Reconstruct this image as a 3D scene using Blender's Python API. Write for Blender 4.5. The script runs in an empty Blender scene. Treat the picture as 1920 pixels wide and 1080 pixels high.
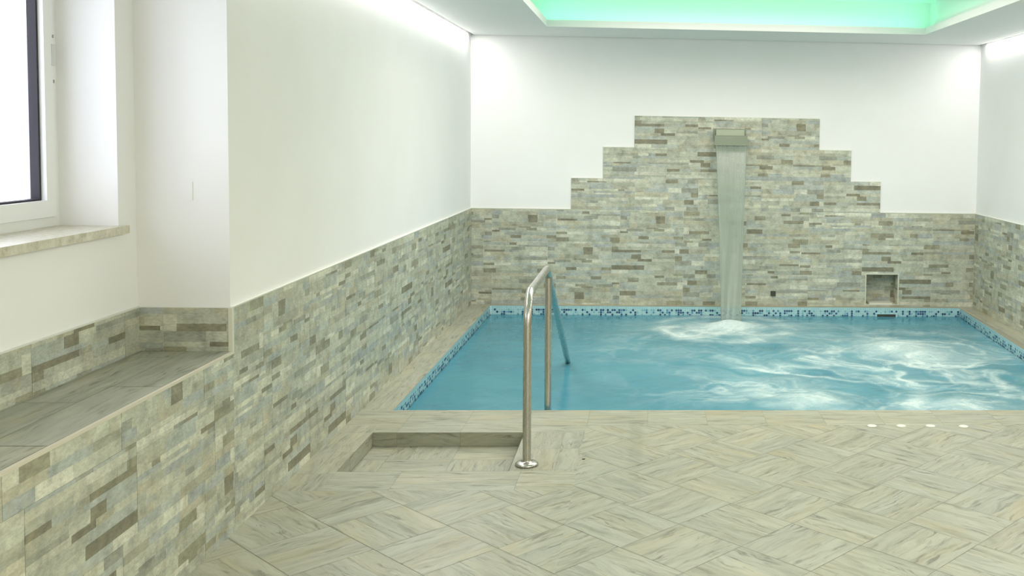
import bpy, math, random
import numpy as np
from mathutils import Vector, Matrix

random.seed(7)
rng = np.random.default_rng(11)
SC = bpy.context.scene
COL = SC.collection
PI = math.pi

# ------------------------------------------------------------------ room sizes (metres)
W, H = 4.823, 2.520            # room width, ceiling height; back wall y = 0, left wall x = 0
YP = -5.577                    # near end of the left wall (pier)
XR = -0.357                    # plaster wall inside the window recess
YF = -10.6                     # where the modelled part of the room stops (behind the camera)
ZL = 0.73                      # tiled ledge height
WL = -0.082                    # water level
PA, PB, PC, PD = (0.195, -0.09), (4.66, -0.09), (4.50, -3.762), (0.195, -3.762)   # pool edge


# ------------------------------------------------------------------ mesh builder
class MB:
    def __init__(s):
        s.v, s.f, s.m, s.c, s.uv, s.sm = [], [], [], [], [], []

    def poly(s, pts, mat=0, col=(1, 1, 1), uv=None, smooth=False):
        i = len(s.v)
        s.v += [tuple(p) for p in pts]
        s.f.append(tuple(range(i, i + len(pts))))
        s.m.append(mat); s.c.append(col); s.uv.append(uv); s.sm.append(smooth)

    def box(s, a, b, mat=0, col=(1, 1, 1), skip=''):
        x0, y0, z0 = a; x1, y1, z1 = b
        F = {'-z': [(x0, y0, z0), (x0, y1, z0), (x1, y1, z0), (x1, y0, z0)],
             '+z': [(x0, y0, z1), (x1, y0, z1), (x1, y1, z1), (x0, y1, z1)],
             '-y': [(x0, y0, z0), (x1, y0, z0), (x1, y0, z1), (x0, y0, z1)],
             '+y': [(x1, y1, z0), (x0, y1, z0), (x0, y1, z1), (x1, y1, z1)],
             '-x': [(x0, y1, z0), (x0, y0, z0), (x0, y0, z1), (x0, y1, z1)],
             '+x': [(x1, y0, z0), (x1, y1, z0), (x1, y1, z1), (x1, y0, z1)]}
        for k, p in F.items():
            if k not in skip.split():
                s.poly(p, mat, col)

    def grid(s, rows, mat=0, col=(1, 1, 1), closed=False, smooth=True):
        """rows of points joined into quads (shared vertices)"""
        i0 = len(s.v); n = len(rows[0])
        for r in rows:
            s.v += [tuple(p) for p in r]
        for a in range(len(rows) - 1):
            for b in range(n if closed else n - 1):
                c = (b + 1) % n
                s.f.append((i0 + a * n + b, i0 + a * n + c, i0 + (a + 1) * n + c, i0 + (a + 1) * n + b))
                s.m.append(mat); s.c.append(col); s.uv.append(None); s.sm.append(smooth)

    def tube(s, path, r, n=24, mat=0, caps=True):
        P = [Vector(p) for p in path]
        T = []
        for i in range(len(P)):
            a = P[max(i - 1, 0)]; b = P[min(i + 1, len(P) - 1)]
            T.append((b - a).normalized())
        ref = Vector((1, 0, 0)) if abs(T[0].x) < .9 else Vector((0, 1, 0))
        rows = []
        for p, t in zip(P, T):
            u = (ref - t * ref.dot(t)).normalized(); w = t.cross(u); ref = u
            rows.append([p + r * (math.cos(q) * u + math.sin(q) * w) for q in [2 * PI * k / n for k in range(n)]])
        s.grid(rows, mat, closed=True)
        if caps:
            s.poly(rows[0][::-1], mat); s.poly(rows[-1], mat)

    def lathe(s, prof, c, n=40, mat=0):
        """prof: (radius, height) from bottom to top"""
        rows = [[(c[0] + r * math.cos(2 * PI * k / n), c[1] + r * math.sin(2 * PI * k / n), c[2] + h) for k in range(n)] for r, h in prof]
        s.grid(rows, mat, closed=True)
        s.poly(rows[0][::-1], mat); s.poly(rows[-1], mat)

    def build(s, name, mats, parent=None, bevel=0.0, origin=None):
        me = bpy.data.meshes.new(name)
        o_ = Vector(origin) if origin is not None else Vector((0, 0, 0))
        me.from_pydata([tuple(Vector(v) - o_) for v in s.v], [], s.f)
        for m in (mats if isinstance(mats, (list, tuple)) else [mats]):
            me.materials.append(m)
        me.polygons.foreach_set('material_index', s.m)
        me.polygons.foreach_set('use_smooth', s.sm)
        ca = me.color_attributes.new('tint', 'FLOAT_COLOR', 'CORNER')
        buf = []
        for f, c in zip(s.f, s.c):
            buf += [c[0], c[1], c[2], 1.0] * len(f)
        ca.data.foreach_set('color', buf)
        if any(u is not None for u in s.uv):
            ul = me.uv_layers.new(name='UVMap')
            ub = []
            for f, u in zip(s.f, s.uv):
                for k in range(len(f)):
                    ub += list(u[k]) if u is not None else [0, 0]
            ul.data.foreach_set('uv', ub)
        me.validate(); me.update()
        ob = bpy.data.objects.new(name, me)
        COL.objects.link(ob)
        if parent is not None:
            ob.parent = parent
            ob.location = o_ - parent_origin(parent)
        else:
            ob.location = o_
        if bevel:
            b = ob.modifiers.new('bevel', 'BEVEL'); b.width = bevel; b.segments = 2; b.limit_method = 'ANGLE'
        return ob


def parent_origin(p):
    v = Vector((0, 0, 0))
    while p is not None:
        v += p.location; p = p.parent
    return v


def thing(name, label, cat, loc=(0, 0, 0), group=None):
    o = bpy.data.objects.new(name, None); COL.objects.link(o)
    o.location = loc; o.empty_display_size = .1
    tag(o, label, cat, group)
    return o


def tag(o, label, cat, group=None):
    o['label'] = label; o['category'] = cat
    if group: o['group'] = group
    return o


def struct(o):
    o['kind'] = 'structure'
    return o


# ------------------------------------------------------------------ materials
def mat(name):
    m = bpy.data.materials.new(name); m.use_nodes = True
    nt = m.node_tree; nt.nodes.clear()
    out = nt.nodes.new('ShaderNodeOutputMaterial')
    return m, nt, out


def N(nt, t, **kw):
    n = nt.nodes.new(t)
    for k, v in kw.items():
        if k in n.inputs.keys() if isinstance(k, str) else False:
            n.inputs[k].default_value = v
        else:
            setattr(n, k, v)
    return n


def L(nt, a, b): nt.links.new(a, b)


def principled(nt, out, col=(.8, .8, .8), rough=.5, metal=0.0, spec=.5):
    b = nt.nodes.new('ShaderNodeBsdfPrincipled')
    b.inputs['Base Color'].default_value = (*col, 1)
    b.inputs['Roughness'].default_value = rough
    b.inputs['Metallic'].default_value = metal
    b.inputs['Specular IOR Level'].default_value = spec
    L(nt, b.outputs[0], out.inputs['Surface'])
    return b


def ramp(nt, fac, stops):
    r = nt.nodes.new('ShaderNodeValToRGB')
    e = r.color_ramp.elements
    while len(e) < len(stops): e.new(.5)
    for q, (p, c) in zip(e, stops):
        q.position = p; q.color = (c, c, c, 1) if isinstance(c, (int, float)) else (*c, 1)
    if fac is not None: L(nt, fac, r.inputs[0])
    return r


def noise(nt, vec, scale, detail=4, rough=.55, dist=0.0):
    n = nt.nodes.new('ShaderNodeTexNoise')
    n.inputs['Scale'].default_value = scale; n.inputs['Detail'].default_value = detail
    n.inputs['Roughness'].default_value = rough; n.inputs['Distortion'].default_value = dist
    if vec is not None: L(nt, vec, n.inputs['Vector'])
    return n.outputs['Fac']


def mixc(nt, fac, a, b, mode='MIX'):
    m = nt.nodes.new('ShaderNodeMix'); m.data_type = 'RGBA'; m.blend_type = mode
    for s, v in ((0, fac), (6, a), (7, b)):
        if isinstance(v, (int, float)): m.inputs[s].default_value = v
        elif isinstance(v, tuple): m.inputs[s].default_value = (*v, 1)
        else: L(nt, v, m.inputs[s])
    return m.outputs[2]


def math_(nt, op, a, b=None):
    m = nt.nodes.new('ShaderNodeMath'); m.operation = op
    for i, v in enumerate((a, b)):
        if v is None: continue
        if isinstance(v, (int, float)): m.inputs[i].default_value = v
        else: L(nt, v, m.inputs[i])
    return m.outputs[0]


def mapping(nt, vec, scale=(1, 1, 1), loc=(0, 0, 0)):
    m = nt.nodes.new('ShaderNodeMapping')
    m.inputs['Scale'].default_value = scale; m.inputs['Location'].default_value = loc
    L(nt, vec, m.inputs['Vector'])
    return m.outputs[0]


def bump(nt, h, strength, dist, bsdf):
    b = nt.nodes.new('ShaderNodeBump')
    b.inputs['Strength'].default_value = strength; b.inputs['Distance'].default_value = dist
    L(nt, h, b.inputs['Height']); L(nt, b.outputs[0], bsdf.inputs['Normal'])


def geo_pos(nt): return nt.nodes.new('ShaderNodeNewGeometry').outputs['Position']


def m_plaster():
    m, nt, out = mat('white_plaster')
    b = principled(nt, out, rough=.85, spec=.2)
    p = geo_pos(nt)
    n = noise(nt, p, 2.2, 3)
    r = ramp(nt, n, [(.3, (.84, .84, .83)), (.7, (.865, .863, .86))])
    L(nt, r.outputs[0], b.inputs['Base Color'])
    bump(nt, noise(nt, p, 160, 3), .06, .002, b)
    return m


def m_plain(name, col, rough=.5, metal=0.0, spec=.5):
    m, nt, out = mat(name); principled(nt, out, col, rough, metal, spec); return m


def m_stone():
    m, nt, out = mat('stone_strip_tile')
    b = principled(nt, out, rough=.42, spec=.35)
    a = nt.nodes.new('ShaderNodeAttribute'); a.attribute_name = 'tint'
    p = geo_pos(nt)
    n1 = noise(nt, p, 14, 5, .62)
    n2 = noise(nt, mapping(nt, p, (1, 1, 2.4)), 55, 4, .65)
    n3 = noise(nt, mapping(nt, p, (1, 1, 1), (7, 3, 1)), 9, 3)
    c = mixc(nt, 1.0, a.outputs['Color'], ramp(nt, n1, [(.28, .70), (.5, 1.0), (.74, 1.22)]).outputs[0], 'MULTIPLY')
    c = mixc(nt, 1.0, c, ramp(nt, n2, [(.3, .80), (.55, 1.03), (.75, 1.16)]).outputs[0], 'MULTIPLY')
    c = mixc(nt, ramp(nt, n3, [(.56, 0.0), (.72, .30)]).outputs[0], c, (.46, .40, .22))
    L(nt, c, b.inputs['Base Color'])
    bump(nt, n2, .25, .004, b)
    return m


def m_plank(name='wood_look_tile', dark=(.155, .155, .112), mid=(.335, .342, .262), light=(.43, .434, .345)):
    m, nt, out = mat(name)
    b = principled(nt, out, rough=.38, spec=.4)
    a = nt.nodes.new('ShaderNodeAttribute'); a.attribute_name = 'tint'
    uv = nt.nodes.new('ShaderNodeUVMap').outputs[0]
    wob = noise(nt, mapping(nt, uv, (3, 9, 1)), 1.0, 3)
    wv = nt.nodes.new('ShaderNodeVectorMath'); wv.operation = 'ADD'
    cb = nt.nodes.new('ShaderNodeCombineXYZ'); L(nt, math_(nt, 'MULTIPLY', wob, .10), cb.inputs[1])
    L(nt, uv, wv.inputs[0]); L(nt, cb.outputs[0], wv.inputs[1])
    v = wv.outputs[0]
    g1 = noise(nt, mapping(nt, v, (3.0, 22, 1)), 1.0, 7, .66, .35)
    g2 = noise(nt, mapping(nt, v, (6.0, 60, 1), (3.1, 1.7, 0)), 1.0, 5, .62, .5)
    g3 = noise(nt, mapping(nt, v, (2.0, 7, 1), (9.1, 4.7, 0)), 1.0, 3)
    g4 = noise(nt, mapping(nt, v, (3.0, 11, 1), (5.3, 2.2, 0)), 1.0, 4)
    c = ramp(nt, g1, [(.28, tuple(.6 * d + .4 * q for d, q in zip(dark, mid))), (.45, mid), (.56, tuple(.5 * d + .5 * q for d, q in zip(mid, light))), (.74, light)]).outputs[0]
    st = math_(nt, 'MULTIPLY', ramp(nt, g2, [(.52, 0.0), (.64, .85)]).outputs[0], ramp(nt, g4, [(.44, .12), (.58, 1.0)]).outputs[0])
    c = mixc(nt, st, c, dark)
    c = mixc(nt, ramp(nt, g3, [(.54, 0.0), (.74, .5)]).outputs[0], c, (.41, .36, .21))
    c = mixc(nt, 1.0, c, a.outputs['Color'], 'MULTIPLY')
    L(nt, c, b.inputs['Base Color'])
    bump(nt, g1, .10, .003, b)
    return m


def m_tinted(name, rough=.3, spec=.5):
    """colour of each small tile from the mesh"""
    m, nt, out = mat(name)
    b = principled(nt, out, rough=rough, spec=spec)
    a = nt.nodes.new('ShaderNodeAttribute'); a.attribute_name = 'tint'
    L(nt, a.outputs['Color'], b.inputs['Base Color'])
    return m


def m_pool_mosaic():
    m, nt, out = mat('pool_mosaic')
    b = principled(nt, out, rough=.3)
    p = geo_pos(nt)
    br = nt.nodes.new('ShaderNodeTexBrick')
    br.offset = 0; br.inputs['Scale'].default_value = 1.0
    br.inputs['Brick Width'].default_value = .025; br.inputs['Row Height'].default_value = .025
    br.inputs['Mortar Size'].default_value = .0012
    br.inputs['Color1'].default_value = (.22, .60, .72, 1); br.inputs['Color2'].default_value = (.30, .68, .78, 1)
    br.inputs['Mortar'].default_value = (.55, .72, .75, 1)
    cmb = nt.nodes.new('ShaderNodeCombineXYZ'); sp = nt.nodes.new('ShaderNodeSeparateXYZ')
    L(nt, p, sp.inputs[0])
    L(nt, math_(nt, 'ADD', sp.outputs[0], math_(nt, 'MULTIPLY', sp.outputs[2], .37)), cmb.inputs[0])
    L(nt, math_(nt, 'ADD', sp.outputs[1], math_(nt, 'MULTIPLY', sp.outputs[2], 1.0)), cmb.inputs[1])
    L(nt, cmb.outputs[0], br.inputs['Vector'])
    L(nt, br.outputs['Color'], b.inputs['Base Color'])
    return m


def m_steel():
    m, nt, out = mat('brushed_steel')
    b = principled(nt, out, (.54, .52, .48), .24, 1.0)
    p = geo_pos(nt)
    n = noise(nt, mapping(nt, p, (60, 60, 6)), 3, 3)
    L(nt, ramp(nt, n, [(.3, .20), (.7, .30)]).outputs[0], b.inputs['Roughness'])
    return m


def m_emit(name, col, strength):
    m, nt, out = mat(name)
    e = nt.nodes.new('ShaderNodeEmission')
    e.inputs['Color'].default_value = (*col, 1); e.inputs['Strength'].default_value = strength
    L(nt, e.outputs[0], out.inputs['Surface'])
    return m


def m_glass():
    m, nt, out = mat('window_glass')
    t = nt.nodes.new('ShaderNodeBsdfTransparent'); t.inputs[0].default_value = (.97, .98, .98, 1)
    g = nt.nodes.new('ShaderNodeBsdfGlossy'); g.inputs['Roughness'].default_value = .02
    f = nt.nodes.new('ShaderNodeFresnel'); f.inputs[0].default_value = 1.45
    mx = nt.nodes.new('ShaderNodeMixShader')
    L(nt, math_(nt, 'MULTIPLY', f.outputs[0], .6), mx.inputs[0]); L(nt, t.outputs[0], mx.inputs[1]); L(nt, g.outputs[0], mx.inputs[2])
    L(nt, mx.outputs[0], out.inputs['Surface'])
    return m


def m_water():
    m, nt, out = mat('pool_water')
    a = nt.nodes.new('ShaderNodeAttribute'); a.attribute_name = 'foam'
    p = geo_pos(nt)
    # cloudy turquoise body: part clear, part scattering
    body = nt.nodes.new('ShaderNodeBsdfDiffuse')
    hue = noise(nt, p, 1.6, 4, .6, .6)
    L(nt, ramp(nt, hue, [(.3, (.066, .270, .365)), (.7, (.100, .350, .430))]).outputs[0], body.inputs['Color'])
    clear = nt.nodes.new('ShaderNodeBsdfTransparent'); clear.inputs[0].default_value = (.42, .80, .90, 1)
    mx1 = nt.nodes.new('ShaderNodeMixShader'); mx1.inputs[0].default_value = .74
    L(nt, clear.outputs[0], mx1.inputs[1]); L(nt, body.outputs[0], mx1.inputs[2])
    gl = nt.nodes.new('ShaderNodeBsdfGlossy'); gl.inputs['Roughness'].default_value = .16
    gl.inputs['Color'].default_value = (.9, .97, 1, 1)
    bp = nt.nodes.new('ShaderNodeBump'); bp.inputs['Strength'].default_value = .35; bp.inputs['Distance'].default_value = .02
    L(nt, noise(nt, p, 5, 4, .5, .5), bp.inputs['Height'])
    L(nt, bp.outputs[0], gl.inputs['Normal'])
    fr = nt.nodes.new('ShaderNodeFresnel'); fr.inputs[0].default_value = 1.33; L(nt, bp.outputs[0], fr.inputs['Normal'])
    mx2 = nt.nodes.new('ShaderNodeMixShader')
    L(nt, math_(nt, 'MULTIPLY', fr.outputs[0], .9), mx2.inputs[0]); L(nt, mx1.outputs[0], mx2.inputs[1]); L(nt, gl.outputs[0], mx2.inputs[2])
    # foam: white bubbles riding on the water
    foam = nt.nodes.new('ShaderNodeBsdfDiffuse'); foam.inputs['Color'].default_value = (.57, .67, .65, 1)
    fine = noise(nt, p, 26, 5, .6, 1.0)
    ff = math_(nt, 'MULTIPLY', a.outputs['Fac'], ramp(nt, fine, [(.25, .68), (.7, 1.12)]).outputs[0])
    ff = ramp(nt, ff, [(.0, 0.0), (1.0, 1.0)]).outputs[0]
    mx3 = nt.nodes.new('ShaderNodeMixShader')
    L(nt, ff, mx3.inputs[0]); L(nt, mx2.outputs[0], mx3.inputs[1]); L(nt, foam.outputs[0], mx3.inputs[2])
    L(nt, mx3.outputs[0], out.inputs['Surface'])
    return m


def m_fall():
    m, nt, out = mat('falling_water')
    p = geo_pos(nt)
    st = noise(nt, mapping(nt, p, (60, 0, 1.2)), 1.0, 4, .6)
    t = nt.nodes.new('ShaderNodeBsdfTransparent'); t.inputs[0].default_value = (.93, .97, .96, 1)
    d = nt.nodes.new('ShaderNodeBsdfDiffuse'); d.inputs[0].default_value = (.44, .50, .43, 1)
    tr = nt.nodes.new('ShaderNodeBsdfTranslucent'); tr.inputs[0].default_value = (.50, .56, .49, 1)
    dm = nt.nodes.new('ShaderNodeMixShader'); dm.inputs[0].default_value = .35
    L(nt, d.outputs[0], dm.inputs[1]); L(nt, tr.outputs[0], dm.inputs[2])
    a = nt.nodes.new('ShaderNodeAttribute'); a.attribute_name = 'tint'
    mx = nt.nodes.new('ShaderNodeMixShader')
    s = math_(nt, 'MULTIPLY', ramp(nt, st, [(.3, .80), (.7, 1.0)]).outputs[0], a.outputs['Fac'])
    L(nt, s, mx.inputs[0]); L(nt, t.outputs[0], mx.inputs[1]); L(nt, dm.outputs[0], mx.inputs[2])
    g = nt.nodes.new('ShaderNodeBsdfGlossy'); g.inputs['Roughness'].default_value = .25
    mg = nt.nodes.new('ShaderNodeMixShader'); mg.inputs[0].default_value = .05
    L(nt, mx.outputs[0], mg.inputs[1]); L(nt, g.outputs[0], mg.inputs[2])
    L(nt, mg.outputs[0], out.inputs['Surface'])
    return m


def m_sill():
    m, nt, out = mat('sill_stone')
    b = principled(nt, out, rough=.35)
    p = geo_pos(nt)
    n = noise(nt, p, 38, 5, .65)
    n2 = noise(nt, p, 7, 3)
    c = ramp(nt, n, [(.30, (.38, .37, .26)), (.45, (.56, .54, .42)), (.6, (.66, .63, .53)), (.8, (.74, .72, .64))]).outputs[0]
    c = mixc(nt, ramp(nt, n2, [(.5, 0.0), (.7, .3)]).outputs[0], c, (.62, .50, .42))
    L(nt, c, b.inputs['Base Color'])
    return m


PLASTER = m_plaster()
CEILING = m_plain('ceiling_paint', (.84, .84, .83), .9, 0, .2)
STONE = m_stone()
GROUT = m_plain('light_grout', (.60, .61, .52), .8, 0, .2)
PLANK = m_plank()
FGROUT = m_plain('floor_grout', (.265, .262, .20), .85, 0, .2)
TINT = m_tinted('mosaic_glaze', .25)
SHELL = m_pool_mosaic()
STEEL = m_steel()
DSTEEL = m_plain('satin_steel', (.25, .285, .215), .45, .25)
BSTEEL = m_plain('pale_satin_steel', (.40, .44, .34), .4, .25)
PVC = m_plain('white_window_profile', (.84, .85, .84), .3)
GASKET = m_plain('black_gasket', (.022, .019, .025), .7)
GLASS = m_glass()
WATER = m_water()
FALL = m_fall()
SILL = m_sill()
TRIM = m_plain('tile_edge_trim', (.66, .66, .54), .4)
TRIMPINK = m_plain('ledge_edge_trim', (.62, .58, .47), .4)
WHITEP = m_plain('white_plastic', (.70, .71, .64), .35)
DARKP = m_plain('dark_plastic', (.055, .055, .04), .5)
ALU = m_plain('aluminium', (.55, .55, .55), .4, 1.0)
LED = m_emit('led_diffuser', (1.0, .985, .93), 24)


# ------------------------------------------------------------------ stone strip cladding
PAL = [((.455, .470, .380), 30), ((.505, .520, .420), 24), ((.420, .455, .405), 16), ((.400, .400, .310), 10),
       ((.560, .565, .455), 14), ((.470, .455, .340), 10), ((.620, .625, .520), 8), ((.390, .425, .410), 9),
       ((.395, .430, .400), 9), ((.270, .262, .180), 9), ((.215, .203, .138), 6), ((.310, .318, .265), 8)]


MEAN = (.445, .455, .370)
PAL = [(tuple(.88 * a + .12 * b for a, b in zip(c, MEAN)), w) for c, w in PAL]


def tile_pattern(r):
    """one printed tile 0.6 x 0.3: strips (u0, v0, u1, v1, colour, relief)"""
    out = []
    hs = []
    while sum(hs) < .3 - .012:
        hs.append(r.choice([.013, .019, .024, .030, .036, .042]))
    k = .3 / sum(hs); v = 0
    tot = sum(w for _, w in PAL)
    for h in hs:
        h *= k; u = 0.0
        while u < .6 - 1e-6:
            l = r.choice([.07, .10, .13, .17, .22, .28]) * r.uniform(.85, 1.15)
            if .6 - u - l < .05: l = .6 - u
            q = r.uniform(0, tot)
            for c, w in PAL:
                q -= w
                if q <= 0: break
            if c[0] < .29: l = min(l, r.uniform(.08, .20)) if .6 - u - l > 1e-6 or l < .2 else l
            j = r.uniform(.92, 1.08)
            c = tuple(x * j for x in c)
            rel = r.uniform(.0005, .0028)
            if h > .037 and r.random() < .35:
                out.append((u, v, u + l, v + h / 2, c, rel))
                q2 = r.uniform(.82, 1.14); c2 = tuple(x * q2 for x in c)
                out.append((u, v + h / 2, u + l, v + h, c2, rel * .6))
            else:
                out.append((u, v, u + l, v + h, c, rel))
            u += l
        v += h
    return out


_r = random.Random(5)
PATTERNS = [tile_pattern(_r) for _ in range(9)]


def cladding(mb, org, ud, vd, nd, rows, t=.009, seed=1):
    """rows: (v0, v1, joint offset, [(u0, u1, v0, v1), ...]); a strip keeps its place in the tile and is cut at the area edges"""
    r = random.Random(seed)
    org, ud, vd, nd = Vector(org), Vector(ud), Vector(vd), Vector(nd)

    def P(u, v, n): return org + ud * u + vd * v + nd * n

    def bx(u0, v0, u1, v1, n0, n1, m, c):
        a, b, cc, d = P(u0, v0, n1), P(u1, v0, n1), P(u1, v1, n1), P(u0, v1, n1)
        e, f, g, h = P(u0, v0, n0), P(u1, v0, n0), P(u1, v1, n0), P(u0, v1, n0)
        for q in ((a, b, cc, d), (e, f, b, a), (f, g, cc, b), (g, h, d, cc), (h, e, a, d)):
            mb.poly(q, m, c)
    for (v0, v1, off, areas) in rows:
        for (a0, a1, b0, b1) in areas:
            bx(a0, b0, a1, b1, 0, t - .0012, 1, (1, 1, 1))
        umin = min(a[0] for a in areas); umax = max(a[1] for a in areas)
        i = math.floor((umin - off) / .6)
        while off + .6 * i < umax:
            pt = r.choice(PATTERNS); fl = r.random() < .5
            shade = r.uniform(.95, 1.05)
            for (u0, w0, u1, w1, c, rel) in pt:
                if fl: u0, u1, w0, w1 = .6 - u1, .6 - u0, .3 - w1, .3 - w0
                U0, U1 = off + .6 * i + max(u0, .0014), off + .6 * i + min(u1, .5986)
                V0, V1 = v0 + max(w0, .0004), v0 + min(w1, .2996)
                c_ = tuple(x * shade for x in c)
                for (a0, a1, b0, b1) in areas:
                    q0, q1, s0, s1 = max(U0, a0), min(U1, a1), max(V0, b0), min(V1, b1)
                    if q1 - q0 > .001 and s1 - s0 > .001:
                        bx(q0, s0, q1, s1, t - .0012, t + rel * .5, 0, c_)
            i += 1


# ------------------------------------------------------------------ planks
def clip(poly, reg):
    """cut a 2-D polygon by a convex anticlockwise region"""
    out = poly
    for i in range(len(reg)):
        a, b = reg[i], reg[(i + 1) % len(reg)]
        def side(p): return (b[0] - a[0]) * (p[1] - a[1]) - (b[1] - a[1]) * (p[0] - a[0])
        res = []
        for k in range(len(out)):
            p, q = out[k], out[(k + 1) % len(out)]
            sp, sq = side(p), side(q)
            if sp >= 0: res.append(p)
            if (sp > 0 > sq) or (sp < 0 < sq):
                t = sp / (sp - sq)
                res.append((p[0] + t * (q[0] - p[0]), p[1] + t * (q[1] - p[1])))
        out = res
        if len(out) < 3: return []
    return out


TILE = .336


def rect(x0, y0, x1, y1): return [(x0, y0), (x1, y0), (x1, y1), (x0, y1)]


def plank(mb, corners, along, reg, P, mat_=0, r=random):
    """corners: the plank's own rectangle (2-D); along: unit direction of its grain"""
    c = clip(corners, reg) if reg else corners
    if len(c) < 3: return
    k = r.uniform(.95, 1.05)
    warm = r.uniform(-.02, .025)
    col = (k * (1 + warm), k, k * (1 - 1.3 * warm))
    ou, ov = r.uniform(0, 60), r.uniform(0, 60)
    ax = along; ay = (-along[1], along[0])
    uv = [(ou + p[0] * ax[0] + p[1] * ax[1], ov + p[0] * ay[0] + p[1] * ay[1]) for p in c]
    mb.poly([P(*p) for p in c], mat_, col, uv)


def basket(mb, regs, org, ang, P, gap=.0010, inner=.0004, parity=0, seed=3):
    """square tiles of three boards, the boards turning by a quarter from tile to tile"""
    r = random.Random(seed)
    e0 = (math.cos(ang), math.sin(ang)); e1 = (-e0[1], e0[0])
    for reg in regs:
        uu = [((p[0] - org[0]) * e0[0] + (p[1] - org[1]) * e0[1]) / TILE for p in reg]
        vv = [((p[0] - org[0]) * e1[0] + (p[1] - org[1]) * e1[1]) / TILE for p in reg]
        for i in range(math.floor(min(uu)), math.ceil(max(uu))):
            for j in range(math.floor(min(vv)), math.ceil(max(vv))):
                for k in range(3):
                    a0, a1 = k * TILE / 3 + (gap if k == 0 else inner), (k + 1) * TILE / 3 - (gap if k == 2 else inner)
                    if (i + j + parity) % 2:
                        q = rect(gap, a0, TILE - gap, a1); al = e0
                    else:
                        q = rect(a0, gap, a1, TILE - gap); al = e1
                    cs = [(org[0] + (i * TILE + p[0]) * e0[0] + (j * TILE + p[1]) * e1[0],
                           org[1] + (i * TILE + p[0]) * e0[1] + (j * TILE + p[1]) * e1[1]) for p in q]
                    plank(mb, cs, al, reg, P, r=r)


def boards(mb, reg, P, axis, width, off_w, off_l, length=TILE, gap=.0014, stagger=0.0, seed=3):
    """straight boards running along x (axis 0) or y (axis 1)"""
    r = random.Random(seed)
    xs = [p[0] for p in reg]; ys = [p[1] for p in reg]
    lo = (min(xs), min(ys)); hi = (max(xs), max(ys))
    w = 1 - axis
    i = math.floor((lo[w] - off_w) / width)
    while off_w + i * width < hi[w]:
        o = off_l + stagger * (i % 2)
        j = math.floor((lo[axis] - o) / length)
        while o + j * length < hi[axis]:
            a0, a1 = o + j * length + gap / 2, o + (j + 1) * length - gap / 2
            b0, b1 = off_w + i * width + gap / 3, off_w + (i + 1) * width - gap / 3
            q = rect(a0, b0, a1, b1) if axis == 0 else rect(b0, a0, b1, a1)
            plank(mb, q, (1, 0) if axis == 0 else (0, 1), reg, P, r=r)
            j += 1
        i += 1


# ================================================================== FLOOR
BX0, BX1, BY0, BY1 = .195, 1.002, -4.855, -4.212      # foot bath
BZ = -.076


def P0(x, y): return (x, y, 0.0)


fl = MB()
# slab (grout bed just under the tiles) leaving the pool and the foot bath open
G = -.0012
T = -.14
for q in (rect(0, PD[1], PA[0], 0), [PA, PB, (PB[0], 0), (PA[0], 0)], [PC, (W, PC[1]), (W, 0), (PB[0], 0), PB],
          rect(0, BY1, W, PD[1]), rect(0, BY0, BX0, BY1), rect(BX1, BY0, W, BY1), rect(0, YF, W, BY0)):
    fl.poly([(p[0], p[1], G) for p in q], 1)
    fl.poly([(p[0], p[1], T) for p in q][::-1], 1)
basket(fl, [rect(1.325, YF, W, -4.08), rect(0, YF, 1.325, -5.12)],
       ((-5.17 + 8.286) / 2, (-5.17 - 8.286) / 2), PI / 4, P0, parity=0)
boards(fl, rect(0, -4.08, W, PD[1]), P0, 0, .106, -4.08, .322, seed=8)
boards(fl, rect(0, PD[1], PA[0], 0), P0, 1, PA[0] / 2, 0, -.1, .52, seed=9)
boards(fl, [PA, PB, (PB[0], 0), (PA[0], 0)], P0, 0, .09, -.09, .2, .5, seed=10)
boards(fl, [PC, (W, PC[1]), (W, 0), (PB[0], 0), PB], P0, 1, .11, W - .33, -.2, .52, seed=12)
boards(fl, rect(0, -5.12, BX0, -4.08), P0, 1, PA[0] / 2, 0, -4.55, .336, seed=13)
boards(fl, rect(BX0, BY1, 1.325, -4.08), P0, 0, .132, -4.212, .322, seed=14)
boards(fl, rect(BX0, -5.12, 1.325, BY0), P0, 0, .0884, -5.12, .5, .56, seed=15)
boards(fl, rect(BX1, BY0, 1.325, BY1), P0, 1, .108, BX1, -4.5, .336, seed=16)
floor = struct(fl.build('floor', [PLANK, FGROUT]))

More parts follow.
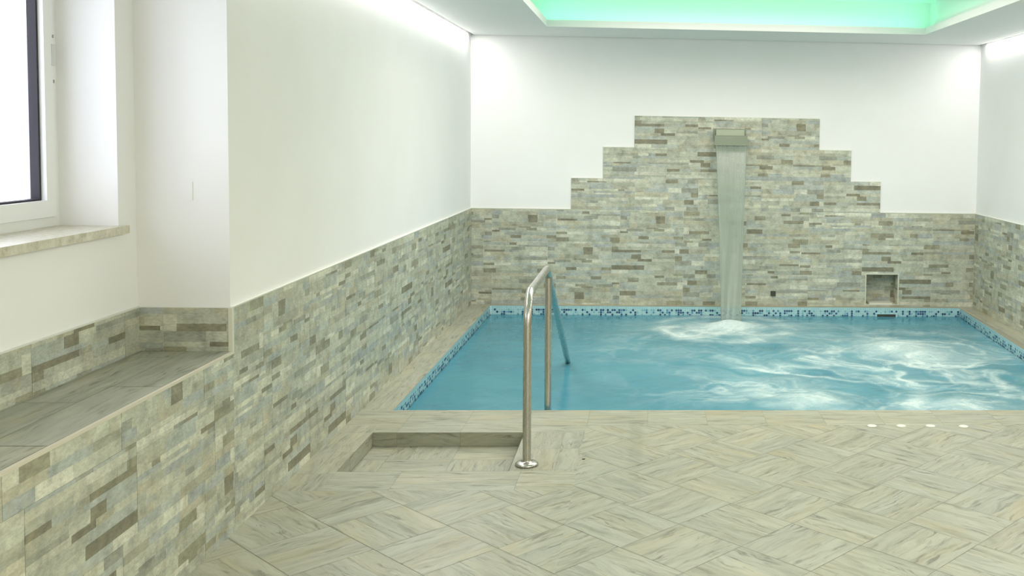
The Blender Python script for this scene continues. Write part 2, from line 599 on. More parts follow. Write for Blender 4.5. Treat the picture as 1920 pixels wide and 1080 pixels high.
# ------------------------------------------------------------------ foot bath sunk in the floor
fb = thing('foot_bath', 'shallow rectangular foot bath sunk into the tiled floor beside the handrail', 'foot bath', (BX0, BY1, BZ - .02))
m = MB()
m.box((BX0, BY0, BZ - .02), (BX1, BY1, BZ - .001), 1)
basket(m, [rect(BX0, BY0, BX1, BY1)], (.322, -4.44), 0, lambda x, y: (x, y, BZ), parity=0, seed=4)
m.build('basin_floor', [PLANK, FGROUT], fb)
for nm, a, b, d in (('basin_side', (BX0, BY1), (BX1, BY1), (0, -1)), ('basin_side', (BX0, BY0), (BX0, BY1), (1, 0)),
                    ('basin_side', (BX1, BY1), (BX1, BY0), (-1, 0)), ('basin_side', (BX1, BY0), (BX0, BY0), (0, 1))):
    m = MB()
    A, B = Vector(a), Vector(b); D = (B - A); ln = D.length; D.normalize()
    m.poly([(*a, BZ), (*b, BZ), (*b, -.001), (*a, -.001)], 1)
    n = Vector(d) * .0012
    s = 0.0
    cuts = [.127, .463] if d == (0, -1) else [.22, .556]
    for e in cuts + [ln]:
        e = min(e, ln)
        p, q = A + D * (s + .001) + n, A + D * (e - .001) + n
        ou = random.uniform(0, 50); k = random.uniform(.92, 1.02)
        m.poly([(p.x, p.y, BZ + .001), (q.x, q.y, BZ + .001), (q.x, q.y, 0), (p.x, p.y, 0)], 0, (k, k, k),
               [(ou, 0), (ou + e - s, 0), (ou + e - s, .08), (ou, .08)])
        s = e
    m.build(nm, [PLANK, FGROUT], fb)

# ================================================================== WALLS
# back wall: plaster with a niche cut out, stone cladding stepped up towards the spout
NX0, NX1, NZ0, NZ1, ND = 3.765, 4.078, .012, .312, .16
bw = MB()
for (x0, x1, z0, z1) in ((-.3, NX0, -.14, 2.9), (NX1, W + .3, -.14, 2.9), (NX0, NX1, -.14, NZ0), (NX0, NX1, NZ1, 2.9)):
    bw.box((x0, 0, z0), (x1, .3, z1))
wall_back = struct(bw.build('wall_back', PLASTER))
cl = MB()


def minus_niche(u0, u1, v0, v1):
    a = []
    if v1 <= NZ0 or v0 >= NZ1: return [(u0, u1, v0, v1)]
    a += [(u0, NX0, v0, v1), (NX1, u1, v0, v1)]
    if v0 < NZ0: a.append((NX0, NX1, v0, NZ0))
    if v1 > NZ1: a.append((NX0, NX1, NZ1, v1))
    return a


rows = [(0, .3, .2, minus_niche(0, W, 0, .3)), (.3, .6, .12, minus_niche(0, W, .3, .6)), (.6, .9, .2, [(0, W, .6, .905)]),
        (.9, 1.2, .936, [(.936, 3.883, .905, 1.2)]), (1.2, 1.5, 1.233, [(1.233, 3.592, 1.2, 1.496)]), (1.495, 1.795, 1.525, [(1.525, 3.282, 1.496, 1.793)])]
cladding(cl, (0, 0, 0), (1, 0, 0), (0, 0, 1), (0, -1, 0), rows, seed=21)
cl.build('stone_cladding', [STONE, GROUT], wall_back)
# niche lining and its light edge trim
m = MB()
cladding(m, (NX0, ND, NZ0), (1, 0, 0), (0, 0, 1), (0, -1, 0), [(0, .3, .1, [(0, NX1 - NX0, 0, NZ1 - NZ0)])], seed=3)
cladding(m, (NX0, ND, NZ0), (0, -1, 0), (0, 0, 1), (1, 0, 0), [(0, .3, .1, [(0.01, ND, 0, NZ1 - NZ0)])], t=.004, seed=4)
cladding(m, (NX1, 0, NZ0), (0, 1, 0), (0, 0, 1), (-1, 0, 0), [(0, .3, .1, [(0, ND - .01, 0, NZ1 - NZ0)])], t=.004, seed=5)
cladding(m, (NX0, 0, NZ1), (1, 0, 0), (0, 1, 0), (0, 0, -1), [(0, .3, .1, [(0, NX1 - NX0, 0, ND - .01)])], t=.004, seed=6)
m.box((NX0, -.005, NZ0 - .003), (NX1, ND, NZ0 + .003), 1)
m.build('niche_lining', [STONE, GROUT], wall_back)
m = MB()
m.box((NX0 - .008, -.013, NZ0), (NX0 + .002, .02, NZ1)); m.box((NX1 - .002, -.013, NZ0), (NX1 + .008, .02, NZ1))
m.box((NX0 - .008, -.0131, NZ1 - .003), (NX1 + .008, .02, NZ1 + .008))
m.build('niche_edge_trim', TRIM, wall_back)
m = MB()      # slim white edge strip on top of the tiling
for (x0, x1, z) in ((0.008, .936, .905), (3.883, W - .008, .905), (.936, 1.233, 1.2), (3.592, 3.883, 1.2), (1.233, 1.525, 1.496), (3.282, 3.592, 1.496), (1.525, 3.282, 1.793)):
    m.box((x0, -.011, z), (x1, 0, z + .004))
m.build('tile_top_edge', WHITEP, wall_back)

# left wall: from the back corner to the pier at the window recess
lw = MB()
lw.box((-.357, YP, -.14), (0, 0, 2.9))
lw.box((-.62, YP + .0, -.14), (-.357, 0, 2.9), skip='+x')
wall_left = struct(lw.build('wall_left', PLASTER))
OFF = [-6.457, -6.3606, -6.4515]
m = MB()
# u runs along -y so that the outward normal is +x
cladding(m, (0, 0, 0), (0, -1, 0), (0, 0, 1), (1, 0, 0),
         [(k * .3, k * .3 + .3, -OFF[k] - 6.0 - .6, [(0.009, -YP, k * .3, k * .3 + .3 + (.004 if k == 2 else 0))]) for k in range(3)], seed=31)
m.build('stone_cladding', [STONE, GROUT], wall_left)
m = MB()
m.box((0, YP, .904), (.011, -.009, .908)); m.build('tile_top_edge', WHITEP, wall_left)
m = MB()      # tiled return on the pier end, above the ledge
cladding(m, (XR, YP, ZL), (1, 0, 0), (0, 0, 1), (0, -1, 0), [(0, .3, .1, [(.009, -XR, 0, .174)])], seed=37)
m.build('pier_cladding', [STONE, GROUT], wall_left)
m = MB()
m.box((-.004, YP - .013, ZL), (.012, YP + .004, .905)); m.build('corner_trim', TRIM, wall_left)

# window recess wall (plaster above a low tiled strip) with the window opening
WY0, WY1, WZ0, WZ1 = -7.15, -5.712, 1.238, 2.34
XO = -.650
rw = MB()
for (y0, y1, z0, z1) in ((WY1, YP, -.14, 2.9), (YF, WY0, -.14, 2.9), (WY0, WY1, -.14, WZ0 - .03), (WY0, WY1, WZ1, 2.9)):
    rw.box((XO, y0, z0), (XR, y1, z1))
wall_recess = struct(rw.build('wall_window', PLASTER))
m = MB()
cladding(m, (XR, YP, ZL), (0, -1, 0), (0, 0, 1), (1, 0, 0), [(0, .3, .12, [(.0, YP - YF, 0, .174)])], seed=41)
m.build('stone_cladding', [STONE, GROUT], wall_recess)
m = MB(); m.box((XR, YF, ZL + .174), (XR + .011, YP, ZL + .178)); m.build('tile_top_edge', WHITEP, wall_recess)

# right wall
m = MB(); m.box((W, YF, -.14), (W + .3, 0, 2.9)); wall_right = struct(m.build('wall_right', PLASTER))
m = MB()
cladding(m, (W, YF, 0), (0, 1, 0), (0, 0, 1), (-1, 0, 0), [(k * .3, k * .3 + .3, .1 + .13 * (k % 2), [(0, -YF - .009, k * .3, k * .3 + .3 + (.004 if k == 2 else 0))]) for k in range(3)], seed=51)
m.build('stone_cladding', [STONE, GROUT], wall_right)
m = MB(); m.box((W - .011, YF, .904), (W, -.009, .908)); m.build('tile_top_edge', WHITEP, wall_right)

# ------------------------------------------------------------------ tiled ledge under the window
lg = thing('tiled_ledge', 'long tiled ledge under the window, stone strip front and wood look top', 'ledge', (XR, YP, 0))
m = MB()
m.box((XR + .002, YF, -.0), (-.001, YP, ZL - .004))
m.build('ledge_body', GROUT, lg)
m = MB()
cladding(m, (0, YP, 0), (0, -1, 0), (0, 0, 1), (1, 0, 0),
         [(k * .3, k * .3 + .3, -OFF[k] - 6.0 - .6 + YP, [(0, YP - YF, k * .3, min(k * .3 + .3, ZL - .010))]) for k in range(3)], seed=61)
m.build('front_panel', [STONE, GROUT], lg)
m = MB()
m.poly([(XR + .009, YF, ZL - .0012), (.006, YF, ZL - .0012), (.006, YP, ZL - .0012), (XR + .009, YP, ZL - .0012)], 1)
LGREG = rect(XR + .009, YF, .004, YP - .010)
boards(m, LGREG, lambda x, y: (x, y, ZL), 1, .168, -.336, YP - .12, TILE * 2, stagger=.21, gap=.0032, seed=62)
m.build('ledge_top', [PLANK, FGROUT], lg)
m = MB()
m.box((.002, YF, ZL - .010), (.0135, YP, ZL + .0005)); m.build('edge_trim', TRIMPINK, lg)

# ------------------------------------------------------------------ window
XW = -.573
wn = MB()
# outer frame
FO = .036
for (y0, y1, z0, z1) in ((WY1 - FO, WY1, WZ0, WZ1), (WY0, WY0 + FO, WZ0, WZ1), (WY0 + FO, WY1 - FO, WZ0, WZ0 + FO), (WY0 + FO, WY1 - FO, WZ1 - FO, WZ1)):
    wn.box((XW - .07, y0, z0), (XW, y1, z1))
win = struct(wn.build('window_1', PVC, bevel=.003))
m = MB()
S0, S1, SZ0, SZ1 = WY0 + FO, WY1 - FO, WZ0 + FO + .002, WZ1 - FO
SW = .062
for (y0, y1, z0, z1) in ((S1 - SW, S1 - .001, SZ0, SZ1), (S0, S0 + SW, SZ0, SZ1), (S0 + SW, S1 - SW, SZ0, SZ0 + SW), (S0 + SW, S1 - SW, SZ1 - SW, SZ1)):
    m.box((XW - .06, y0, z0), (XW + .012, y1, z1))
sash = m.build('sash', PVC, win, bevel=.004)
m = MB()
GW = .011
y0, y1, z0, z1 = S0 + SW, S1 - SW, SZ0 + SW, SZ1 - SW
for (a, b, c, d) in ((y1 - GW, y1, z0, z1), (y0, y0 + GW, z0, z1), (y0 + GW, y1 - GW, z0, z0 + GW * .6), (y0 + GW, y1 - GW, z1 - GW, z1)):
    m.box((XW - .04, a, c), (XW - .008, b, d))
m.build('gasket', GASKET, sash)
m = MB()
m.box((XW - .036, y0 + .002, z0 + .002), (XW - .030, y1 - .002, z1 - .002))
m.build('glass_pane', GLASS, sash)
hp = MB()
hy = -5.752
hp.box((XW + .0115, hy - .011, 1.835), (XW + .0145, hy + .011, 1.915))
h_ = hp.build('handle_plate', m_plain('grey_plate', (.66, .68, .66), .35), sash, bevel=.001)
for z in (1.944, 1.778):
    m = MB(); m.box((XW + .0115, hy - .0035, z - .006), (XW + .014, hy + .0035, z + .006)); m.build('screw', m_plain('screw_grey', (.32, .33, .31), .4), h_)
m = MB()
m.box((XW - .0, WY0 - .03, WZ0 - .030), (XR + .028, WY1 + .028, WZ0 + .0004))
# the sill stops at the wall either side of the opening: only the nosing runs past it
sill = m.build('window_sill', SILL, win, bevel=.003)
sill['label'] = 'mottled beige stone sill'

# white cover plate on the plaster pier
m = MB(); m.box((-.180, YP - .003, 1.328), (-.139, YP, 1.403), 0)
m.v = [(x, y, z) for x, y, z in m.v]
tag(m.build('cover_plate', PLASTER, bevel=.001, origin=(-.16, YP, 1.33)), 'small blank white cover plate on the plaster pier right of the window', 'cover plate')

# ================================================================== CEILING with its lit recess
OX0, OX1, OY1 = .785, 4.035, -.885
CX0, CX1, CY1 = .60, 4.125, -.70
LZ, UZ = H + .058, 2.815
ce = MB()
gap, slot = .006, .028          # shadow gap at the back wall, open slot for the wall-washing light at the side walls
for (x0, x1, y0, y1) in ((slot, OX0, YF, -gap), (OX1, W - slot, YF, -gap), (OX0, OX1, OY1, -gap), (OX0, OX1, YF, -7.2)):
    ce.box((x0, y0, H), (x1, y1, LZ))
ce.box((XR + gap, YF, H), (slot, YP - gap, LZ))                      # over the window recess
ceiling = struct(ce.build('ceiling', CEILING))
m = MB()
m.box((CX0 - .05, -7.4, UZ), (CX1 + .05, CY1 + .05, UZ + .05))
m.box((CX0 - .05, CY1, LZ), (CX1 + .05, CY1 + .05, UZ))
m.box((CX0 - .05, -7.4, LZ), (CX0, CY1, UZ)); m.box((CX1, -7.4, LZ), (CX1 + .05, CY1, UZ))
m.box((CX0, -7.4, LZ), (CX1, -7.35, UZ))
m.build('light_recess', CEILING, ceiling)
m = MB(); m.box((-.36, YF, LZ + .25), (W, .0, LZ + .30)); m.build('ceiling_slab', CEILING, ceiling)
m = MB(); m.box((XR, YF - .2, -.14), (W, YF, 2.9)); struct(m.build('wall_front', PLASTER))

# ================================================================== POOL
pool = thing('swimming_pool', 'sunken rectangular pool with a blue mosaic band under the tiled edge', 'pool', (PA[0], PA[1], -1.25))
PZ = -1.2
m = MB()
ring = [PD, PC, PB, PA]
for i in range(4):
    a, b = ring[i], ring[(i + 1) % 4]
    m.poly([(*b, PZ), (*a, PZ), (*a, -.001), (*b, -.001)])
m.poly([(*p, PZ) for p in ring])
for i in range(4):      # outside of the shell
    a, b = [(p[0] + (-.05 if p[0] < 2 else .05), p[1] + (.05 if p[1] > -2 else -.05)) for p in (ring[i], ring[(i + 1) % 4])]
    m.poly([(*a, PZ - .05), (*b, PZ - .05), (*b, -.15), (*a, -.15)])
m.poly([(p[0] + (-.05 if p[0] < 2 else .05), p[1] + (.05 if p[1] > -2 else -.05), PZ - .05) for p in ring[::-1]])
m.build('pool_shell', SHELL, pool)
# mosaic band just above and below the water line
m = MB()
r = random.Random(77)
MC = [((.36, .62, .66), 34), ((.43, .67, .69), 18), ((.22, .48, .56), 12), ((.10, .30, .43), 9), ((.030, .11, .22), 22), ((.02, .07, .15), 8)]
tot = sum(w for _, w in MC)
S = .0215
for i in range(4):
    a, b = Vector(ring[i]), Vector(ring[(i + 1) % 4])
    D = b - a; ln = D.length; D.normalize(); nn = Vector((-D.y, D.x)) * .002
    m.poly([(a.x + nn.x, a.y + nn.y, -.13), (a.x + nn.x, a.y + nn.y, -.004), (b.x + nn.x, b.y + nn.y, -.004), (b.x + nn.x, b.y + nn.y, -.13)][::-1], 0, (.66, .80, .80))
    k = int(ln / S)
    prev = 0
    for j in range(k):
        for z in range(6):
            q = r.uniform(0, tot)
            for c, w in MC:
                q -= w
                if q <= 0: break
            if z == 0: c = MC[0][0] if r.random() < .75 else MC[1][0]
            p, s = a + D * (j * S + .0012) + nn * 1.5, a + D * ((j + 1) * S - .0012) + nn * 1.5
            zt = -.004 - z * S - .001; zb = zt - S + .0024
            m.poly([(s.x, s.y, zb), (p.x, p.y, zb), (p.x, p.y, zt), (s.x, s.y, zt)][::-1], 0, c)
m.build('mosaic_band', TINT, pool)
m = MB()
for k in range(4):      # entry steps under the rail
    m.box((PA[0] + .002, PD[1] + .002, PZ), (1.5, PD[1] + .35 * (4 - k), PZ + .22 * (k + 1)), skip='-z -x -y')
m.build('entry_steps', SHELL, pool)

# ------------------------------------------------------------------ water
def vnoise(x, y, seed):
    rg = np.random.default_rng(seed); n = 256
    tb = rg.random((n, n))
    xi = np.floor(x).astype(int); yi = np.floor(y).astype(int)
    fx = x - xi; fy = y - yi
    fx = fx * fx * (3 - 2 * fx); fy = fy * fy * (3 - 2 * fy)
    g = lambda a, b: tb[a % n, b % n]
    return (g(xi, yi) * (1 - fx) + g(xi + 1, yi) * fx) * (1 - fy) + (g(xi, yi + 1) * (1 - fx) + g(xi + 1, yi + 1) * fx) * fy


def fbm(x, y, seed, oct=5, gain=.55):
    s = 0; a = 1; t = 0
    for o in range(oct):
        s = s + a * vnoise(x * 2 ** o + 31.7 * o, y * 2 ** o + 17.3 * o, seed + o); t += a; a *= gain
    return s / t


NXW, NYW = 300, 250
tx = np.linspace(0, 1, NXW); ty = np.linspace(0, 1, NYW)
TX, TY = np.meshgrid(tx, ty)
YW = PD[1] + .004 + (PA[1] - .003 - PD[1] - .004) * TY
XRt = PC[0] + (PB[0] - PC[0]) * (YW - PC[1]) / (PB[1] - PC[1]) - .004
XW_ = PA[0] + .004 + (XRt - PA[0] - .004) * TX


def blob(cx, cy, rx, ry, p=2.0, ang=0.0):
    dx, dy = XW_ - cx, YW - cy
    c, s = math.cos(ang), math.sin(ang)
    u, v = (dx * c + dy * s) / rx, (-dx * s + dy * c) / ry
    return np.exp(-((u * u + v * v) ** (p / 2)))


# swirling streaks: ridged noise with its domain bent by slower noise
wx = fbm(XW_ * 1.1 + 3, YW * 1.1 + 9, 101, 4); wy = fbm(XW_ * 1.1 + 13, YW * 1.1 + 1, 131, 4)
qx, qy = XW_ + 1.6 * (wx - .5), YW + 1.6 * (wy - .5)
rid = 1 - np.abs(2 * fbm(qx * 1.7, qy * 2.2, 151, 5, .52) - 1) * 2.6
rid = np.clip(rid, 0, 1) ** 1.6 * (.35 + .9 * fbm(qx * 3.5, qy * 4.2, 421, 5))
soft = np.clip((fbm(qx * 2.4, qy * 2.8, 181, 5) - .42) * 2.8, 0, 1)
foam = np.zeros_like(XW_)
# where the foam lies: round the falling water and over four bubbling jets
zone = np.clip(1.0 * blob(2.42, -.78, .85, .48) + .9 * blob(3.65, -1.75, .75, .8) + 1.0 * blob(2.8, -2.95, .75, .62)
               + .9 * blob(3.75, -2.95, .9, .6) + .55 * blob(3.2, -2.0, 1.3, 1.1) + .6 * blob(4.45, -2.1, .35, .7) + .25 * blob(2.1, -1.5, 1.0, .8), 0, 1)
cloud = np.clip((fbm(qx * 1.5 + 5, qy * 1.9 + 2, 411, 6, .58) - .40) * 2.6, 0, 1)


def ridged(sc, seed, sharp):
    # thin curling filaments: the level lines of a bent noise
    n = fbm(qx * sc + .35 * fbm(XW_ * 5, YW * 5, seed + 50, 3), qy * sc * 1.25, seed, 5, .55)
    return np.exp(-np.abs(n - .5) * sharp)


fil = np.clip(ridged(1.9, 511, 16) * .9 + ridged(3.6, 561, 20) * .8 - .18, 0, 1) * (.25 + 1.1 * np.clip(cloud, 0, 1))
foam += zone * (.66 * fil + .22 * rid + .34 * cloud * soft + .05 * cloud)
rr = np.sqrt(((XW_ - 2.38) / 1.0) ** 2 + ((YW + .72) / 1.0) ** 2) + .45 * (wx - .5)
foam += (.62 * np.exp(-((rr - .62) / .09) ** 2) + .35 * np.exp(-((rr - .38) / .07) ** 2)) * np.clip(1.9 * fbm(qx * 2.8, qy * 2.8, 611, 5) - .55, 0, 1) * 1.1
wb = .70 + .7 * (cloud - .4)
foam += .95 * blob(2.41, -.66, .24, .17, 2.4) + .40 * blob(2.41, -.80, .50, .24) * (.3 + cloud)
foam += .85 * blob(3.66, -1.62, .24, .30, 2.4) * wb + .34 * blob(3.68, -1.75, .5, .55) * wb
foam += .66 * blob(2.72, -3.36, .24, .22, 2.2) * wb + .36 * blob(2.75, -3.05, .45, .42) * (.2 + cloud)
foam += .54 * blob(3.66, -3.42, .26, .22, 2.2) * wb + .55 * blob(3.40, -3.28, .07, .22, 2.0, -.4)
# the long pale wisps
for (x0, y0, x1, y1, wdt, amp) in ((2.25, -2.33, 3.30, -2.80, .055, .75), (1.85, -1.00, 2.30, -1.15, .07, .6), (2.55, -.88, 2.95, -.82, .08, .6),
                                   (3.30, -2.62, 4.30, -2.78, .06, .55), (2.75, -1.75, 3.35, -1.55, .05, .35)):
    dx, dy = x1 - x0, y1 - y0; ln = math.hypot(dx, dy)
    wob = .75 * (wx - .5) + .28 * (fbm(XW_ * 3.1, YW * 3.1, 431, 3) - .5)
    u = ((XW_ - x0) * dx + (YW + wob - y0) * dy) / ln / ln; v = (-(XW_ - x0) * dy + (YW + wob - y0) * dx) / ln
    env = np.clip(u * 6, 0, 1) * np.clip((1 - u) * 6, 0, 1)
    foam += amp * env * np.exp(-np.abs(v / (wdt * (.6 + 1.6 * cloud))) ** 1.5) * (.15 + 1.1 * fbm(qx * 4, qy * 5, 211, 4))
foam = np.clip(foam, 0, 1)
calm = 1 - .85 * blob(.7, -2.2, 1.0, 2.2, 3)
ZW = WL + .010 * (fbm(XW_ * 2.0, YW * 2.0, 301, 4) - .5) * calm + .020 * (fbm(XW_ * 4.5, YW * 4.5, 331, 4) - .5) * np.clip(zone, .12, 1)
ZW += .055 * blob(2.41, -.64, .20, .15) + .035 * blob(3.66, -1.62, .28, .32) + .035 * blob(2.72, -3.30, .26, .24) + .03 * blob(3.62, -3.32, .26, .24)
vs = np.stack([XW_.ravel(), YW.ravel(), ZW.ravel()], 1)
idx = np.arange(NXW * NYW).reshape(NYW, NXW)
faces = np.stack([idx[:-1, :-1].ravel(), idx[:-1, 1:].ravel(), idx[1:, 1:].ravel(), idx[1:, :-1].ravel()], 1)
border = list(idx[0, :]) + list(idx[1:, -1]) + list(idx[-1, -2::-1]) + list(idx[-2:0:-1, 0])
nb = len(vs)
low = vs[border].copy(); low[:, 2] = WL - .05
vs2 = np.concatenate([vs, low])
fl_ = faces.tolist()
for k in range(len(border)):
    k2 = (k + 1) % len(border)
    fl_.append([int(border[k]), nb + k, nb + k2, int(border[k2])])
me = bpy.data.meshes.new('pool_water')
me.from_pydata((vs2 - np.array([2.4, -2.0, WL])).tolist(), [], fl_)
me.materials.append(WATER)
at = me.attributes.new('foam', 'FLOAT', 'POINT')
at.data.foreach_set('value', np.concatenate([foam.ravel(), foam.ravel()[border]]).astype(np.float32))
me.polygons.foreach_set('use_smooth', [True] * len(me.polygons))
wo = bpy.data.objects.new('pool_water', me); COL.objects.link(wo); wo.location = (2.4, -2.0, WL)
tag(wo, 'turquoise pool water churned with white foam by the waterfall and jets', 'water')

# ================================================================== WATERFALL SPOUT
sp = thing('waterfall_spout', 'wide flat steel waterfall spout high on the stepped stone wall', 'spout', (2.43, -.01, 1.6))
m = MB(); m.box((2.268, -.022, 1.600), (2.578, -.008, 1.688)); m.build('wall_plate', DSTEEL, sp, bevel=.003)
m = MB(); m.box((2.292, -.085, 1.618), (2.556, -.020, 1.678)); m.build('spout_body', BSTEEL, sp, bevel=.004)
m = MB()
yb, yf = -.021, -.125
pr = [(yb, 1.622), (yf + .012, 1.622), (yf, 1.612), (yf, 1.528), (yf + .016, 1.524), (yf + .03, 1.560), (yb, 1.590)]
rows_ = [[(x, y, z) for y, z in pr] for x in (2.276, 2.582)]
m.grid(rows_, closed=True, smooth=False); m.poly(rows_[0][::-1]); m.poly(rows_[1])
m.build('spout_lip', DSTEEL, sp, bevel=.002)

# curtain of water
m = MB()
nt_, nw = 40, 26
front, back, tin = [], [], []
for i in range(nt_ + 1):
    s = i / nt_
    z = 1.530 - s * (1.530 - WL + .01)
    y = -.112 - .415 * math.sqrt(max(s, 0)) * (.55 + .45 * s)
    hw = .146 - .058 * s ** .8
    cx = 2.4305 - .006 * s
    rf, rb = [], []
    for j in range(nw + 1):
        q = -1 + 2 * j / nw
        th = .004 + .007 * abs(q) ** 8
        wob = .004 * math.sin(5 * q + 7 * s) * s
        rf.append((cx + hw * q, y - th + wob, z)); rb.append((cx + hw * q, y + th + wob, z))
    front.append(rf); back.append(rb[::-1])
rows_ = [a + b for a, b in zip(front, back)]
i0 = len(m.f)
m.grid(rows_, closed=True)
nn_ = len(rows_[0])
for k in range(len(m.f)):
    a = k // nn_; b = k % nn_; s = a / nt_
    q = abs(-1 + 2 * ((b if b <= nw else nn_ - 1 - b) + .5) / nw)
    al = .46 + .10 * s + .30 * max(0, (q - .86) / .14) - .22 * max(0, (s - .86) / .14)
    m.c[k] = (al, al, al)
tag(m.build('falling_water', FALL, origin=(2.43, -.3, .7)), 'narrow curtain of water falling from the wall spout into the pool', 'water')

# ================================================================== HANDRAIL
XH, R_ = 1.077, .0205
base_y = -4.765
hr = thing('handrail', 'bent stainless steel handrail rising from the floor and sloping down into the pool', 'handrail', (XH, base_y, 0))


def rounded(pts, rad, n=10):
    out = [Vector(pts[0])]
    for i in range(1, len(pts) - 1):
        p, c, q = Vector(pts[i - 1]), Vector(pts[i]), Vector(pts[i + 1])
        a, b = (p - c).normalized(), (q - c).normalized()
        th = a.angle(b); d = rad[i - 1] / math.tan(th / 2)
        s, e = c + a * d, c + b * d
        cen = c + (a + b).normalized() * (rad[i - 1] / math.sin(th / 2))
        u, v = s - cen, e - cen
        w = u.angle(v)
        for k in range(n + 1):
            t = k / n
            out.append(cen + (u * math.sin((1 - t) * w) + v * math.sin(t * w)) / math.sin(w))
    out.append(Vector(pts[-1]))
    return out


zt = .836
ky = -3.80
path = rounded([(XH, base_y, .004), (XH, base_y, zt), (XH, ky, zt), (XH, -1.80, zt - .548 * (-1.80 - ky)), (XH, -1.62, PZ + .001)], [.15, .07, .12])
m = MB(); m.tube(path, R_, 28); m.build('rail_tube', STEEL, hr)
py = -3.70
m = MB(); m.tube([(XH, py, PZ + .8 + .08), (XH, py, -.3), (XH, py, .3), (XH, py, zt - .548 * (py - ky) - .004)], R_ * .97, 28)
m.build('support_post', STEEL, hr)
m = MB(); m.lathe([(.053, .0005), (.056, .004), (.055, .010), (.048, .016), (.034, .019), (.0225, .020), (.0215, .026)], (XH, base_y, 0)); m.build('base_flange', STEEL, hr)

# ================================================================== SMALL FITTINGS
for k, (x, y) in enumerate(((2.925, -4.099), (3.092, -4.100), (3.260, -4.101), (3.446, -4.112))):
    m = MB(); m.lathe([(.027, .0002), (.0275, .002), (.025, .0042), (.014, .0050)], (x, y, 0), 28)
    lab = ['leftmost of the four white discs set in the floor by the pool edge', 'second from left of the four white discs set in the floor',
           'third from left of the four white discs set in the floor', 'rightmost of the four white discs set in the floor by the pool edge'][k]
    tag(m.build('floor_disc', WHITEP, origin=(x, y, 0)), lab, 'disc', 'white discs in the floor at the pool edge')
m = MB(); m.lathe([(.0085, .0002), (.0085, .0020), (.005, .0026)], (1.347, -4.677, 0), 18)
tag(m.build('floor_plug', DARKP, origin=(1.347, -4.677, 0)), 'tiny dark round plug in the floor right of the handrail base', 'plug')
m = MB(); m.box((2.843, -.020, .096), (2.891, -.007, .143))
tag(m.build('wall_outlet', DARKP, bevel=.006, origin=(2.866, -.01, .12)), 'small dark square outlet low on the stone wall right of the waterfall', 'outlet')
# pale plate lying in the niche
m = MB()
lo = [(3.800, -.004, NZ0 + .004), (4.030, -.004, NZ0 + .004), (4.030, .135, NZ0 + .004), (3.800, .135, NZ0 + .004)]
hi = [(3.803, -.001, NZ0 + .020), (4.027, -.001, NZ0 + .020), (4.027, .133, NZ0 + .020), (3.803, .133, NZ0 + .020)]
m.poly(lo[::-1]); m.poly(hi)
for k in range(4): m.poly([lo[k], lo[(k + 1) % 4], hi[(k + 1) % 4], hi[k]])
tag(m.build('niche_plate', m_plain('cream_plate', (.62, .62, .53), .5), bevel=.003, origin=(3.91, .06, NZ0)), 'flat cream plate lying on the floor of the square wall niche', 'plate')
# skimmer slot
sk = thing('skimmer', 'slim overflow slot in the mosaic band below the wall niche', 'skimmer', (3.95, -.095, WL))
m = MB()
for (x0, x1, z0, z1) in ((3.843, 3.858, -.098, -.052), (4.040, 4.055, -.098, -.052), (3.858, 4.040, -.060, -.052), (3.858, 4.040, -.098, -.086)):
    m.box((x0, -.108, z0), (x1, -.0935, z1))
m.build('frame', m_plain('pale_blue_plastic', (.45, .68, .72), .35), sk, bevel=.002)
m = MB(); m.box((3.858, -.100, -.086), (4.040, -.0935, -.060)); m.build('opening', DARKP, sk)

# ================================================================== LIGHT
def area(name, loc, size, rot, power, col, spread=None):
    l = bpy.data.lights.new(name, 'AREA'); l.shape = 'RECTANGLE'; l.size, l.size_y = size
    l.energy = power; l.color = col
    if spread: l.spread = spread
    o = bpy.data.objects.new(name, l); COL.objects.link(o); o.location = loc; o.rotation_euler = rot
    return o


GREEN = (.17, 1.0, .52)
# green strips lying on the ledge inside the ceiling recess, tipped towards the recess wall
ln = 6.2
area('cove_light', ((CX0 + CX1) / 2, OY1 + .05, LZ + .006), (OX1 - OX0 + .1, .03), (math.radians(180 - 35), 0, 0), 3.6, GREEN)
area('cove_light', (OX0 - .05, (CY1 - 7.2) / 2, LZ + .006), (.03, ln), (0, math.radians(180 + 35), 0), 6.5, GREEN)
area('cove_light', (OX1 + .03, (CY1 - 7.2) / 2, LZ + .006), (.03, ln), (0, math.radians(180 - 35), 0), 6.5, GREEN)
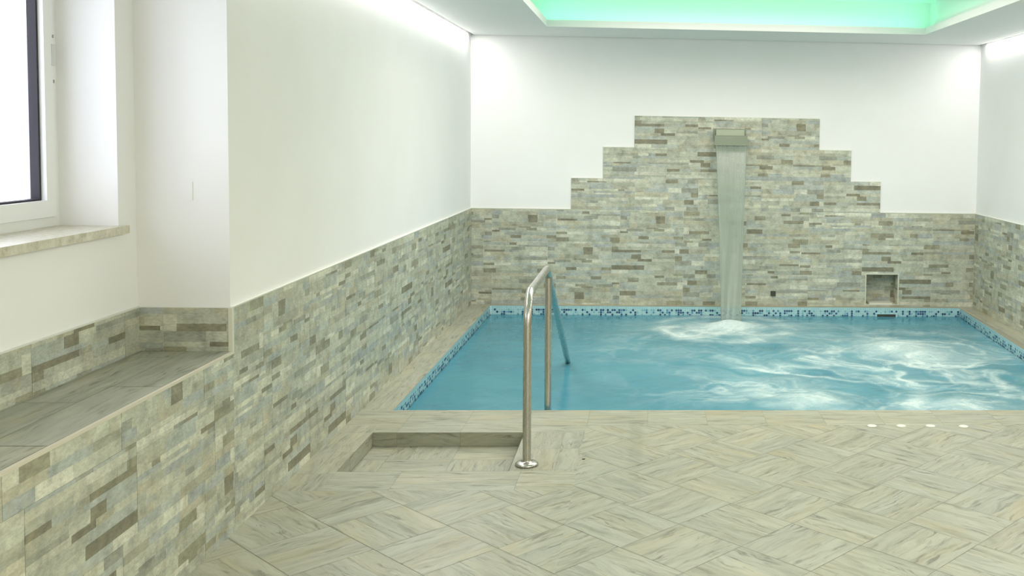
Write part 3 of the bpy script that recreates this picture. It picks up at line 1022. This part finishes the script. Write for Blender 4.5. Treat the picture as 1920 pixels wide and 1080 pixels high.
# linear lights hidden in the ceiling slot along both side walls
area('wall_washer', (.018, (YP - .17) / 2, H + .001), (.016, -YP - .19), (0, math.radians(-12), 0), 40, (1.0, .96, .93))
area('wall_washer', (W - .018, (YF - .17) / 2, H + .001), (.016, -YF - .19), (0, math.radians(12), 0), 62, (1.0, .96, .93))
# unseen fill lights added for brightness: one over the pool, one near the camera
WARM = (1.0, .91, .83)
area('fill_light', (2.4, -2.5, UZ - .01), (2.4, 2.4), (0, 0, 0), 80, WARM, 2.95)
area('fill_light', (3.1, -8.7, H - .01), (2.2, 1.4), (0, 0, 0), 98, (1.0, .965, .82))

w = bpy.data.worlds.new('sky'); SC.world = w; w.use_nodes = True
bg = w.node_tree.nodes['Background']
bg.inputs[0].default_value = (.92, .95, 1.10, 1); bg.inputs[1].default_value = 7.2

# ================================================================== CAMERA
cd = bpy.data.cameras.new('camera'); cam = bpy.data.objects.new('camera', cd); COL.objects.link(cam)
pit, yaw, rol = -0.06012, -0.0591, -0.01568
Rz = Matrix.Rotation(yaw, 3, 'Z'); Rx = Matrix.Rotation(pit, 3, 'X'); Ry = Matrix.Rotation(rol, 3, 'Y')
M = Rz @ Rx @ Ry
right, fwd, up = M @ Vector((1, 0, 0)), M @ Vector((0, 1, 0)), M @ Vector((0, 0, 1))
cam.matrix_world = Matrix(((right.x, up.x, -fwd.x, 1.64201), (right.y, up.y, -fwd.y, -9.72146), (right.z, up.z, -fwd.z, 1.6124), (0, 0, 0, 1)))
cd.sensor_width = 36; cd.lens = 1925.395 / 1920 * 36
cd.shift_x = (960 - 1325.189) / 1920; cd.shift_y = (371.388 - 540) / 1920
cd.clip_start = .05
SC.camera = cam

vs_ = SC.view_settings
SC.display_settings.display_device = 'sRGB'
vs_.view_transform = 'Standard'; vs_.look = 'None'; vs_.gamma = 1; vs_.use_curve_mapping = False
vs_.exposure = 0.0
try:
    SC.cycles.use_denoising = True
    SC.cycles.max_bounces = 10; SC.cycles.diffuse_bounces = 6; SC.cycles.transparent_max_bounces = 12
    SC.cycles.caustics_reflective = False; SC.cycles.caustics_refractive = False
    SC.cycles.sample_clamp_indirect = 4
except Exception:
    pass
